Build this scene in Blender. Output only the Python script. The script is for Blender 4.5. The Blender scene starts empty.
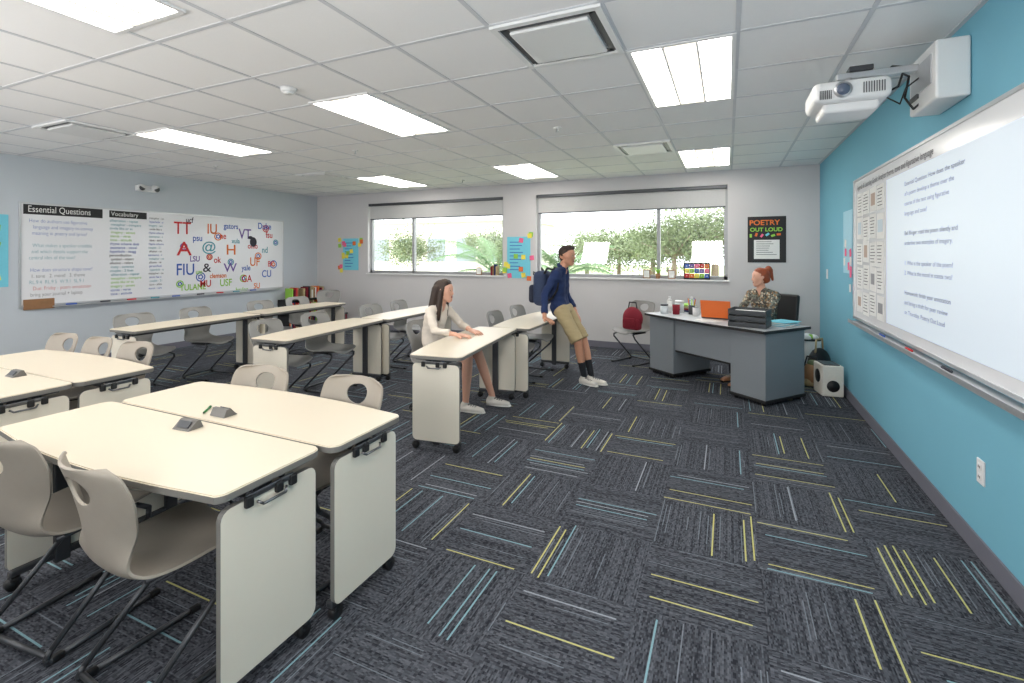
import bpy, bmesh, math, random
import numpy as np
from mathutils import Vector, Matrix, Euler, noise
random.seed(7); np.random.seed(7)
scene=bpy.context.scene
COL=scene.collection
F_=480.0; HZ=254.0; YAW=math.radians(24.2)
S_,C_=math.sin(YAW),math.cos(YAW)
XR,XL,YB,YF,ZC=1.14,-8.0,7.65,-1.5,2.72

# ---------------- materials ----------------
def srgb(c):
    return tuple(((x/255)/12.92 if x/255<=0.04045 else ((x/255+0.055)/1.055)**2.4) for x in c)
MC={}
def mat(name,rgb,rough=0.5,metal=0.0,noise=0.05,nscale=40,emis=0,bump=0.0,spec=0.5):
    if name in MC: return MC[name]
    m=bpy.data.materials.new(name); m.use_nodes=True
    nt=m.node_tree; b=nt.nodes['Principled BSDF']
    c=srgb(rgb)
    tc=nt.nodes.new('ShaderNodeTexCoord')
    n=nt.nodes.new('ShaderNodeTexNoise'); n.inputs['Scale'].default_value=nscale
    nt.links.new(tc.outputs['Object'],n.inputs['Vector'])
    mx=nt.nodes.new('ShaderNodeMix'); mx.data_type='RGBA'
    mx.inputs['A'].default_value=(*[x*(1-noise) for x in c],1)
    mx.inputs['B'].default_value=(*[min(1,x*(1+noise)) for x in c],1)
    nt.links.new(n.outputs['Fac'],mx.inputs['Factor'])
    nt.links.new(mx.outputs['Result'],b.inputs['Base Color'])
    b.inputs['Roughness'].default_value=rough; b.inputs['Metallic'].default_value=metal
    b.inputs['Specular IOR Level'].default_value=spec
    if bump:
        bp=nt.nodes.new('ShaderNodeBump'); bp.inputs['Strength'].default_value=bump; bp.inputs['Distance'].default_value=0.002
        nt.links.new(n.outputs['Fac'],bp.inputs['Height']); nt.links.new(bp.outputs['Normal'],b.inputs['Normal'])
    if emis:
        nt.links.new(mx.outputs['Result'],b.inputs['Emission Color']); b.inputs['Emission Strength'].default_value=emis
    MC[name]=m; return m

M_wallg=mat('wall_grey_paint',(206,204,205),0.85,noise=0.02,nscale=3)
M_walll=mat('wall_pale_blue_grey',(195,202,209),0.85,noise=0.02,nscale=3)
M_teal=mat('wall_teal_paint',(118,181,203),0.8,noise=0.02,nscale=3)
M_ceil=mat('ceiling_tile',(242,241,241),0.95,noise=0.02,nscale=120,bump=0.2)
M_grid=mat('ceiling_tbar',(208,209,213),0.6)
M_base=mat('baseboard_vinyl',(112,112,124),0.6)
M_top=mat('cream_laminate',(224,213,193),0.38,noise=0.01)
M_edge=mat('edge_band_grey',(120,118,114),0.5)
M_panel=mat('panel_cream',(226,219,204),0.5,noise=0.01)
M_black=mat('black_plastic',(28,28,30),0.5)
M_dgrey=mat('dark_grey_metal',(78,80,84),0.4,metal=0.5)
M_steel=mat('steel_tube',(120,121,124),0.3,metal=0.9)
M_chair=mat('chair_shell_plastic',(156,148,137),0.5,noise=0.03)
M_chair2=mat('chair_shell_grey',(144,143,140),0.5,noise=0.03)
M_white=mat('white_plastic',(230,230,230),0.4,noise=0.01)
M_wb=mat('whiteboard_surface',(236,237,240),0.18,noise=0.005)
M_alu=mat('aluminium',(200,202,205),0.35,metal=0.7)
M_wframe=mat('window_frame_aluminium',(165,167,170),0.45,metal=0.2)
M_paper=mat('paper_white',(236,236,234),0.8)
M_cyan=mat('paper_cyan',(120,205,225),0.8)
M_pink=mat('note_pink',(240,110,150),0.8)
M_yel=mat('note_yellow',(240,225,90),0.8)
M_grn=mat('note_green',(150,205,80),0.8)
M_org=mat('orange_plastic',(225,110,45),0.5)
M_red=mat('red_fabric',(130,22,42),0.8)
M_navy=mat('navy_fabric',(32,50,92),0.9,noise=0.2,nscale=60)
M_khaki=mat('khaki_fabric',(180,162,124),0.9,noise=0.1,nscale=150)
M_skin=mat('skin_tan',(200,146,118),0.5,noise=0.04)
M_skin2=mat('skin_fair',(220,168,144),0.5,noise=0.04)
M_hairb=mat('hair_dark_brown',(50,33,23),0.5,noise=0.5,nscale=90)
M_hairr=mat('hair_auburn',(150,72,40),0.5,noise=0.35,nscale=90)
M_lips=mat('lips',(175,95,88),0.5)
M_eye=mat('eye_white',(225,220,215),0.3)
M_iris=mat('iris_dark',(45,30,22),0.3)
M_sock=mat('sock_black',(30,32,38),0.9)
M_shoe=mat('shoe_white',(208,203,195),0.6)
M_lace=mat('shoe_lace_grey',(120,118,115),0.7)
M_sole=mat('shoe_sole',(235,232,225),0.7)
M_cream=mat('cream_knit',(224,213,200),0.9,noise=0.1,nscale=120)
M_denim=mat('denim',(90,110,140),0.9,noise=0.15,nscale=150)
M_desk=mat('desk_grey_laminate',(128,134,140),0.5,noise=0.02)
M_desk2=mat('desk_light_grey_laminate',(190,194,198),0.45,noise=0.02)
M_blue=mat('marker_blue',(62,100,185),0.7)
M_ink=mat('marker_black',(60,60,68),0.7)
M_tealink=mat('marker_teal',(80,158,172),0.7)
M_redink=mat('marker_red',(205,50,52),0.7)
M_orgink=mat('marker_orange',(228,120,50),0.7)
M_purp=mat('marker_purple',(115,88,165),0.7)
M_wood=mat('wood_brown',(150,110,75),0.6,noise=0.2,nscale=15)
M_leaf=mat('leaf_green',(112,126,92),0.8,noise=0.45,nscale=2)
M_palm=mat('palm_green',(96,128,84),0.7,noise=0.2,nscale=3)
M_trunk=mat('bark',(130,115,100),0.9,noise=0.3)
M_conc=mat('concrete_light',(215,213,208),0.9)
M_bldg=mat('stucco_beige',(225,220,210),0.9)
M_bglass=mat('building_glass',(130,140,148),0.3)
M_grass=mat('grass',(170,180,140),0.95,noise=0.2,nscale=5)
M_shade=mat('shade_fabric',(200,200,200),0.9)
M_clear=mat('frosted_plastic',(215,222,226),0.25)

def printmat(name,base,spots,scale):
    m=bpy.data.materials.new(name); m.use_nodes=True; nt=m.node_tree; b=nt.nodes['Principled BSDF']
    tc=nt.nodes.new('ShaderNodeTexCoord'); v=nt.nodes.new('ShaderNodeTexVoronoi'); v.inputs['Scale'].default_value=scale
    nt.links.new(tc.outputs['Object'],v.inputs['Vector'])
    r=nt.nodes.new('ShaderNodeValToRGB'); r.color_ramp.interpolation='CONSTANT'
    e=r.color_ramp.elements; e[0].color=(*srgb(base),1); e[1].position=0.45; e[1].color=(*srgb(spots[0]),1)
    for i,c in enumerate(spots[1:]):
        x=e.new(0.6+0.15*i); x.color=(*srgb(c),1)
    sp=nt.nodes.new('ShaderNodeSeparateColor'); nt.links.new(v.outputs['Color'],sp.inputs[0]); nt.links.new(sp.outputs[0],r.inputs[0])
    nt.links.new(r.outputs[0],b.inputs['Base Color']); b.inputs['Roughness'].default_value=0.9; return m
M_blouse=printmat('blouse_print',(84,80,74),[(200,190,170),(150,118,84),(120,126,116)],55)

def emat(name,rgb,s):
    m=bpy.data.materials.new(name); m.use_nodes=True; nt=m.node_tree
    nt.nodes.clear(); e=nt.nodes.new('ShaderNodeEmission'); o=nt.nodes.new('ShaderNodeOutputMaterial')
    e.inputs[0].default_value=(*srgb(rgb),1); e.inputs[1].default_value=s
    nt.links.new(e.outputs[0],o.inputs[0]); return m
M_lens=emat('troffer_lens',(255,250,243),14.5)
M_lens2=emat('troffer_basket',(255,244,224),2.2)

def glassmat():
    m=bpy.data.materials.new('window_glass'); m.use_nodes=True; nt=m.node_tree; nt.nodes.clear()
    t=nt.nodes.new('ShaderNodeBsdfTransparent'); g=nt.nodes.new('ShaderNodeBsdfGlossy'); g.inputs['Roughness'].default_value=0.02
    x=nt.nodes.new('ShaderNodeMixShader'); x.inputs[0].default_value=0.05; o=nt.nodes.new('ShaderNodeOutputMaterial')
    nt.links.new(t.outputs[0],x.inputs[1]); nt.links.new(g.outputs[0],x.inputs[2]); nt.links.new(x.outputs[0],o.inputs[0]); return m
M_glass=glassmat()

def carpetmat():
    m=bpy.data.materials.new('carpet_tile'); m.use_nodes=True; nt=m.node_tree; b=nt.nodes['Principled BSDF']
    L=nt.links.new
    def math_(op,a,b_=None,c=None):
        n=nt.nodes.new('ShaderNodeMath'); n.operation=op
        for i,v in enumerate((a,b_,c)):
            if v is None: continue
            if isinstance(v,(int,float)): n.inputs[i].default_value=v
            else: L(v,n.inputs[i])
        return n.outputs[0]
    geo=nt.nodes.new('ShaderNodeNewGeometry'); sp=nt.nodes.new('ShaderNodeSeparateXYZ'); L(geo.outputs['Position'],sp.inputs[0])
    T=0.5
    tx=math_('DIVIDE',math_('ADD',sp.outputs[0],0.36),T); ty=math_('DIVIDE',math_('SUBTRACT',sp.outputs[1],0.07),T)
    ix=math_('FLOOR',tx); iy=math_('FLOOR',ty); fx=math_('SUBTRACT',tx,ix); fy=math_('SUBTRACT',ty,iy)
    ck=math_('FLOORED_MODULO',math_('ADD',ix,iy),2.0)
    ick=math_('SUBTRACT',1.0,ck)
    al=math_('ADD',math_('MULTIPLY',fx,ick),math_('MULTIPLY',fy,ck))
    ac=math_('ADD',math_('MULTIPLY',fy,ick),math_('MULTIPLY',fx,ck))
    def wn(a,b_,c):
        cb=nt.nodes.new('ShaderNodeCombineXYZ')
        for i,v in enumerate((a,b_,c)):
            if isinstance(v,(int,float)): cb.inputs[i].default_value=v
            else: L(v,cb.inputs[i])
        w=nt.nodes.new('ShaderNodeTexWhiteNoise'); L(cb.outputs[0],w.inputs['Vector']); return w
    def layer(N,thr,lo,hi,seed,maxgap):
        sn=math_('MULTIPLY',ac,N); si=math_('FLOOR',sn); sf=math_('SUBTRACT',sn,si)
        w1=wn(ix,iy,math_('ADD',si,seed))
        acc=math_('GREATER_THAN',w1.outputs['Value'],thr)
        band=math_('MULTIPLY',math_('GREATER_THAN',sf,lo),math_('LESS_THAN',sf,hi))
        w2=wn(iy,math_('ADD',ix,31.7),math_('ADD',si,5.3+seed))
        st=math_('MULTIPLY',w2.outputs['Value'],maxgap)
        w6=wn(math_('ADD',iy,3.3),math_('ADD',ix,11.7),math_('ADD',si,2.1+seed))
        inl=math_('MULTIPLY',math_('GREATER_THAN',al,st),math_('LESS_THAN',al,math_('SUBTRACT',1.0,math_('MULTIPLY',w6.outputs['Value'],maxgap))))
        w3=wn(math_('ADD',si,2.5+seed),math_('ADD',iy,9.1),ix)
        return math_('MULTIPLY',math_('MULTIPLY',acc,band),inl),w3.outputs['Value']
    mask,cv=layer(13.0,0.80,0.38,0.58,3.0,0.14)
    mask2,cv2=layer(24.0,0.85,0.35,0.58,77.0,0.4)
    no=nt.nodes.new('ShaderNodeTexNoise'); no.inputs['Scale'].default_value=220; no.inputs['Detail'].default_value=1
    L(geo.outputs['Position'],no.inputs['Vector'])
    brk=math_('ADD',0.38,math_('MULTIPLY',no.outputs['Fac'],0.9))
    mask=math_('MULTIPLY',mask,brk); mask2=math_('MULTIPLY',math_('MULTIPLY',mask2,brk),0.6)
    ramp=nt.nodes.new('ShaderNodeValToRGB'); ramp.color_ramp.interpolation='CONSTANT'
    e=ramp.color_ramp.elements; e[0].position=0; e[0].color=(*srgb((204,199,128)),1)
    e[1].position=0.40; e[1].color=(*srgb((136,174,184)),1)
    x=e.new(0.78); x.color=(*srgb((160,166,174)),1)
    L(cv,ramp.inputs[0])
    s2=math_('MULTIPLY',ac,85.0); s2i=math_('FLOOR',s2); w4=wn(ix,iy,s2i)
    al2=math_('FLOOR',math_('MULTIPLY',al,40.0)); w5=wn(al2,s2i,math_('ADD',ix,iy))
    v=math_('ADD',math_('MULTIPLY',w4.outputs['Value'],0.4),math_('MULTIPLY',w5.outputs['Value'],0.6))
    rb=nt.nodes.new('ShaderNodeValToRGB'); rb.color_ramp.elements[0].color=(*srgb((38,40,47)),1); rb.color_ramp.elements[1].color=(*srgb((100,103,111)),1)
    rb.color_ramp.elements[0].position=0.15; rb.color_ramp.elements[1].position=1.0
    L(v,rb.inputs[0])
    def mix(f,a,c):
        mx=nt.nodes.new('ShaderNodeMix'); mx.data_type='RGBA'; L(f,mx.inputs['Factor']); L(a,mx.inputs['A'])
        if isinstance(c,tuple): mx.inputs['B'].default_value=c
        else: L(c,mx.inputs['B'])
        return mx.outputs['Result']
    c0=mix(mask2,rb.outputs[0],(*srgb((140,148,158)),1))
    L(mix(mask,c0,ramp.outputs[0]),b.inputs['Base Color']); b.inputs['Roughness'].default_value=0.95; b.inputs['Specular IOR Level'].default_value=0.15
    return m
M_carpet=carpetmat()

# ---------------- mesh builder ----------------
class MB:
    def __init__(s): s.V=[];s.F=[];s.M=[];s.S=[];s.mats=[]
    def mi(s,m):
        if m not in s.mats: s.mats.append(m)
        return s.mats.index(m)
    def add(s,bm,m,smooth=False,mtx=None):
        o=len(s.V); bm.verts.index_update()
        for v in bm.verts: s.V.append((mtx@v.co) if mtx else v.co.copy())
        k=s.mi(m)
        for f in bm.faces:
            s.F.append([o+v.index for v in f.verts]); s.M.append(k); s.S.append(smooth)
        bm.free()
    def addmesh(s,me,m,smooth=True):
        o=len(s.V)
        for v in me.vertices: s.V.append(v.co.copy())
        k=s.mi(m)
        for f in me.polygons: s.F.append([o+i for i in f.vertices]); s.M.append(k); s.S.append(smooth)
    def box(s,c,size,m,rot=(0,0,0),bev=0.0,seg=2):
        bm=bmesh.new(); bmesh.ops.create_cube(bm,size=1)
        for v in bm.verts: v.co=Vector((v.co.x*size[0],v.co.y*size[1],v.co.z*size[2]))
        if bev: bmesh.ops.bevel(bm,geom=bm.edges[:],offset=min(bev,min(size)*0.45),segments=seg,affect='EDGES',profile=0.5)
        s.add(bm,m,False,Matrix.Translation(c)@Euler(rot).to_matrix().to_4x4())
    def b2(s,a,b,m,bev=0.0):
        s.box(((a[0]+b[0])/2,(a[1]+b[1])/2,(a[2]+b[2])/2),(abs(b[0]-a[0]),abs(b[1]-a[1]),abs(b[2]-a[2])),m,bev=bev)
    def cyl(s,p1,p2,r,m,r2=None,seg=14,smooth=True):
        p1=Vector(p1);p2=Vector(p2);d=p2-p1
        bm=bmesh.new(); bmesh.ops.create_cone(bm,cap_ends=True,segments=seg,radius1=r,radius2=r if r2 is None else r2,depth=d.length)
        s.add(bm,m,smooth,Matrix.Translation((p1+p2)/2)@d.to_track_quat('Z','Y').to_matrix().to_4x4())
    def sph(s,c,r,m,seg=16,rot=(0,0,0)):
        if isinstance(r,(int,float)): r=(r,r,r)
        bm=bmesh.new(); bmesh.ops.create_uvsphere(bm,u_segments=seg,v_segments=max(6,seg//2),radius=1)
        s.add(bm,m,True,Matrix.Translation(c)@Euler(rot).to_matrix().to_4x4()@Matrix.Diagonal((*r,1)))
    def tube(s,pts,r,m,seg=10):
        for i in range(len(pts)-1):
            s.cyl(pts[i],pts[i+1],r,m,seg=seg)
        for p in pts[1:-1]: s.sph(p,r,m,seg=seg)
    def ring(s,c,R,r,m,n=20,sy=1.0,sz=1.0):
        pts=[]
        for i in range(n+1):
            a=2*math.pi*i/n; pts.append((c[0],c[1]+R*sy*math.cos(a),c[2]+R*sz*math.sin(a)))
        for i in range(n):
            a=pts[i];b_=pts[i+1]
            k=lambda p,q:(p[0],c[1]+(p[1]-c[1])*q,c[2]+(p[2]-c[2])*q)
            s.face([k(a,1-r/R),k(a,1+r/R),k(b_,1+r/R),k(b_,1-r/R)],m)
    def prism(s,pts,z0,z1,m,mside=None):
        n=len(pts); o=len(s.V)
        for p in pts: s.V.append(Vector((p[0],p[1],z0)))
        for p in pts: s.V.append(Vector((p[0],p[1],z1)))
        k=s.mi(m); ks=s.mi(mside or m)
        s.F.append([o+i for i in range(n)][::-1]);s.M.append(k);s.S.append(False)
        s.F.append([o+n+i for i in range(n)]);s.M.append(k);s.S.append(False)
        for i in range(n):
            j=(i+1)%n; s.F.append([o+i,o+j,o+n+j,o+n+i]);s.M.append(ks);s.S.append(False)
    def face(s,pts,m):
        o=len(s.V)
        for p in pts: s.V.append(Vector(p))
        s.F.append(list(range(o,o+len(pts))));s.M.append(s.mi(m));s.S.append(False)
    def mesh(s,name):
        me=bpy.data.meshes.new(name); me.from_pydata([tuple(v) for v in s.V],[],s.F)
        for m in s.mats: me.materials.append(m)
        me.polygons.foreach_set('material_index',s.M); me.polygons.foreach_set('use_smooth',s.S); me.update(); return me
    def obj(s,name,loc=(0,0,0),rz=0,parent=None):
        return inst(s.mesh(name),name,loc,rz,parent)
def inst(me,name,loc=(0,0,0),rz=0,parent=None,rot=None):
    o=bpy.data.objects.new(name,me); COL.objects.link(o); o.location=loc
    o.rotation_euler=rot if rot else (0,0,math.radians(rz))
    if parent: o.parent=parent
    return o
def text(s,loc,size,face,m,parent=None,name='writing',ax='LEFT',space=1.0,off=0.0,sx=1.0):
    cu=bpy.data.curves.new(name,'FONT'); cu.body=s; cu.size=size; cu.align_x=ax; cu.space_line=space; cu.offset=off
    cu.materials.append(m); o=bpy.data.objects.new(name,cu); COL.objects.link(o); o.location=loc
    o.rotation_euler={'L':(math.pi/2,0,math.pi/2),'R':(math.pi/2,0,-math.pi/2),'B':(math.pi/2,0,0)}[face]
    o.scale=(sx,1,1)
    if parent: o.parent=parent
    return o

# ---------------- room shell ----------------
b=MB(); b.b2((XL-0.2,YF-0.2,-0.1),(XR+0.2,YB+0.2,0),M_carpet); b.obj('floor')
b=MB(); b.b2((XL-0.2,YF-0.2,ZC),(XR+0.2,YB+0.2,ZC+0.15),M_ceil); b.obj('ceiling')
b=MB(); b.b2((XR,YF-0.2,0),(XR+0.2,YB+0.2,ZC),M_teal); b.obj('wall_right')
b=MB(); b.b2((XL-0.2,YF-0.2,0),(XL,YB+0.2,ZC),M_walll); b.obj('wall_left')
b=MB(); b.b2((XL,YF-0.2,0),(XR,YF,ZC),M_wallg); b.obj('wall_front')
W=[(-6.63,-3.61),(-2.99,0.0)]; WZ0,WZ1=1.12,2.51
b=MB()
b.b2((XL,YB,0),(XR,YB+0.2,WZ0),M_wallg); b.b2((XL,YB,WZ1),(XR,YB+0.2,ZC),M_wallg)
for a,c in ((XL,W[0][0]),(W[0][1],W[1][0]),(W[1][1],XR)): b.b2((a,YB,WZ0),(c,YB+0.2,WZ1),M_wallg)
b.obj('wall_back')
for nm,a,c in (('baseboard_right',(XR-0.012,YF,0),(XR,YB,0.1)),('baseboard_left',(XL,YF,0),(XL+0.012,YB,0.1)),('baseboard_back',(XL+0.012,YB-0.012,0),(XR-0.012,YB,0.1)),('baseboard_front',(XL+0.012,YF,0),(XR-0.012,YF+0.012,0.1))):
    b=MB(); b.b2(a,c,M_base,bev=0.004); b.obj(nm)
for i,(a,c) in enumerate(W):
    b=MB(); f=0.05; y0,y1=YB+0.08,YB+0.15
    b.b2((a,y0,WZ0),(c,y1,WZ0+f),M_wframe);b.b2((a,y0,WZ1-f),(c,y1,WZ1),M_wframe)
    b.b2((a,y0,WZ0),(a+f,y1,WZ1),M_wframe);b.b2((c-f,y0,WZ0),(c,y1,WZ1),M_wframe)
    for mxx in ((a+1.05,) if i==0 else (c-0.98,)):
        b.b2((mxx-f/2,y0,WZ0),(mxx+f/2,y1,WZ1),M_wframe)
    b.b2((a+f,YB+0.11,WZ0+f),(c-f,YB+0.115,WZ1-f),M_glass)
    b.b2((a-0.03,YB-0.03,WZ0-0.025),(c+0.03,YB+0.08,WZ0),M_white,bev=0.004)
    b.b2((a+0.01,YB+0.005,WZ1-0.05),(c-0.01,YB+0.075,WZ1),M_dgrey,bev=0.006)
    b.b2((a+0.03,YB+0.045,2.2),(c-0.03,YB+0.048,WZ1-0.05),M_shade)
    b.b2((a+0.03,YB+0.038,2.185),(c-0.03,YB+0.055,2.205),M_dgrey)
    b.obj('window_%d'%(i+1))
b=MB(); G=0.61; gx0=-0.56; gy0=2.90
x=gx0-G*20
while x<XR:
    if x>XL+0.02: b.b2((x-0.012,YF,ZC-0.004),(x+0.012,YB,ZC-0.0005),M_grid)
    x+=G
y=gy0-G*10
while y<YB:
    if y>YF+0.02: b.b2((XL,y-0.012,ZC-0.0045),(XR,y+0.012,ZC-0.0005),M_grid)
    y+=G
b.b2((XR-0.025,YF,ZC-0.006),(XR,YB,ZC),M_grid);b.b2((XL,YF,ZC-0.006),(XL+0.025,YB,ZC),M_grid);b.b2((XL,YB-0.025,ZC-0.006),(XR,YB,ZC),M_grid)
b.obj('trim_ceiling_grid')
def troffer():
    b=MB(); w,l=0.60,1.21
    for s in (-1,1):
        b.box((s*(w/2-0.012),0,-0.006),(0.024,l,0.012),M_white); b.box((0,s*(l/2-0.012),-0.006),(w-0.048,0.024,0.012),M_white)
    for s in (-1,1):
        b.box((s*0.185,0,-0.006),(0.17,l-0.06,0.006),M_lens)
    b.box((0,0,-0.009),(0.17,l-0.06,0.010),M_lens2,bev=0.003)
    for s in (-1,1):
        b.box((s*0.095,0,-0.009),(0.012,l-0.05,0.012),M_white)
    return b.mesh('ceiling_light')
tm=troffer()
for yy in (0.98,3.51,6.56):
    for xx in (-0.255,-2.695,-5.135):
        inst(tm,'ceiling_light',(xx-(0.08 if yy<5 and xx<-1 else 0),yy-(0.06 if yy<5 and xx<-1 else 0),ZC))
inst(tm,'ceiling_light',(-7.3,0.98,ZC))
def diffuser():
    b=MB()
    for s in (-1,1):
        b.box((s*0.285,0,-0.01),(0.035,0.6,0.02),M_white); b.box((0,s*0.285,-0.01),(0.54,0.035,0.02),M_white)
        b.box((s*0.245,0,-0.006),(0.04,0.5,0.008),M_dgrey); b.box((0,s*0.245,-0.006),(0.5,0.04,0.008),M_dgrey)
    b.box((0,0,-0.02),(0.44,0.44,0.02),M_white,bev=0.008)
    return b.mesh('air_diffuser')
dm=diffuser()
for p in ((-0.865,2.595),(-0.865,5.645),(-5.745,2.595),(-5.745,5.645)): inst(dm,'air_diffuser',(p[0],p[1],ZC))
b=MB(); b.cyl((0,0,0),(0,0,-0.03),0.06,M_white,r2=0.05,seg=24); b.cyl((0,0,-0.03),(0,0,-0.04),0.035,M_white,seg=20); sm=b.mesh('smoke_detector')
inst(sm,'smoke_detector',(-2.95,2.55,ZC))
b=MB(); b.cyl((0,0,0),(0,0,-0.012),0.035,M_white,seg=20); b.cyl((0,0,-0.012),(0,0,-0.04),0.008,M_alu); b.cyl((0,0,-0.04),(0,0,-0.043),0.018,M_alu); sp=b.mesh('fire_sprinkler')
for p in ((-1.5,4.4),(-4.0,4.4),(-6.5,4.4),(-4.0,6.9)): inst(sp,'fire_sprinkler',(p[0],p[1],ZC))

# ---------------- student desks ----------------
def desk_mesh():
    b=MB(); Lh=0.745
    def outline(off=0):
        pts=[]
        def arc(cx,cy,r,a0,a1,n=6):
            for i in range(n+1):
                a=math.radians(a0+(a1-a0)*i/n); pts.append((cx+r*math.cos(a),cy+r*math.sin(a)))
        L=Lh-off; r=0.045
        arc(-L+r,-0.245+off+r,r,180,270); arc(L-r,-0.245+off+r,r,270,360)
        arc(L-r,0.15-off,r,0,55)
        for i in range(1,16):
            t=1-2*i/16; pts.append((t*(L-0.03),0.185-off+0.058*(1-t*t)))
        arc(-L+r,0.15-off,r,125,180)
        return pts
    b.prism(outline(0.003),0.725,0.73,M_top)
    b.prism(outline(0),0.704,0.725,M_top,M_edge)
    b.prism(outline(0.003),0.700,0.704,M_edge)
    for s in (-1,1):
        x=s*0.715
        pts=[]; y0,y1,z0,z1,r=-0.225,0.165,0.075,0.665,0.035
        for cx,cz,a0 in ((y1-r,z0+r,270),(y1-r,z1-r,0),(y0+r,z1-r,90),(y0+r,z0+r,180)):
            for i in range(5):
                a=math.radians(a0+90*i/4); pts.append((cx+r*math.cos(a),cz+r*math.sin(a)))
        n=len(pts); o=len(b.V)
        for dx in (-0.011,0.011):
            for p in pts: b.V.append(Vector((x+dx,p[0],p[1])))
        k=b.mi(M_panel);ke=b.mi(M_edge)
        b.F.append([o+i for i in range(n)][::-1]);b.M.append(k);b.S.append(False)
        b.F.append([o+n+i for i in range(n)]);b.M.append(k);b.S.append(False)
        for i in range(n):
            j=(i+1)%n;b.F.append([o+i,o+j,o+n+j,o+n+i]);b.M.append(ke);b.S.append(False)
        b.box((x-s*0.03,-0.02,0.37),(0.03,0.06,0.66),M_dgrey,bev=0.006)
        b.box((x-s*0.02,-0.03,0.075),(0.035,0.39,0.03),M_dgrey,bev=0.008)
        for yy in (-0.20,0.14):
            b.cyl((x-s*0.02,yy,0.065),(x-s*0.02,yy,0.05),0.012,M_black)
            b.cyl((x-s*0.035,yy+0.01,0.029),(x-s*0.005,yy+0.01,0.029),0.028,M_black,seg=18)
            b.box((x-s*0.02,yy+0.006,0.05),(0.04,0.035,0.02),M_black,bev=0.006)
        b.box((x-s*0.03,-0.02,0.692),(0.04,0.34,0.016),M_dgrey,bev=0.004)
        b.box((x+s*0.012,-0.02,0.672),(0.012,0.20,0.022),M_steel,bev=0.004)
        for yy in (-0.11,-0.05,0.07):
            b.box((x+s*0.018,yy,0.66),(0.02,0.03,0.04),M_black,bev=0.006)
        b.tube([(x+s*0.02,-0.08,0.648),(x+s*0.034,-0.065,0.636),(x+s*0.034,0.025,0.636),(x+s*0.02,0.04,0.648)],0.005,M_steel)
    b.cyl((-0.69,-0.10,0.675),(0.69,-0.10,0.675),0.014,M_dgrey)
    b.cyl((-0.69,0.06,0.675),(0.69,0.06,0.675),0.014,M_dgrey)
    return b.mesh('student_desk')
DM=desk_mesh()
DESKS=[(-2.17,1.695,0),(-2.215,1.19,180),(-4.30,1.80,0),(-4.30,1.30,180),
 (-2.14,3.80,97),(-2.11,5.32,90),(-3.87,3.78,95),(-3.89,5.30,91),(-5.66,3.55,93),(-5.70,5.08,91)]
for d in DESKS: inst(DM,'student_desk',(d[0],d[1],0),d[2])

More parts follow.
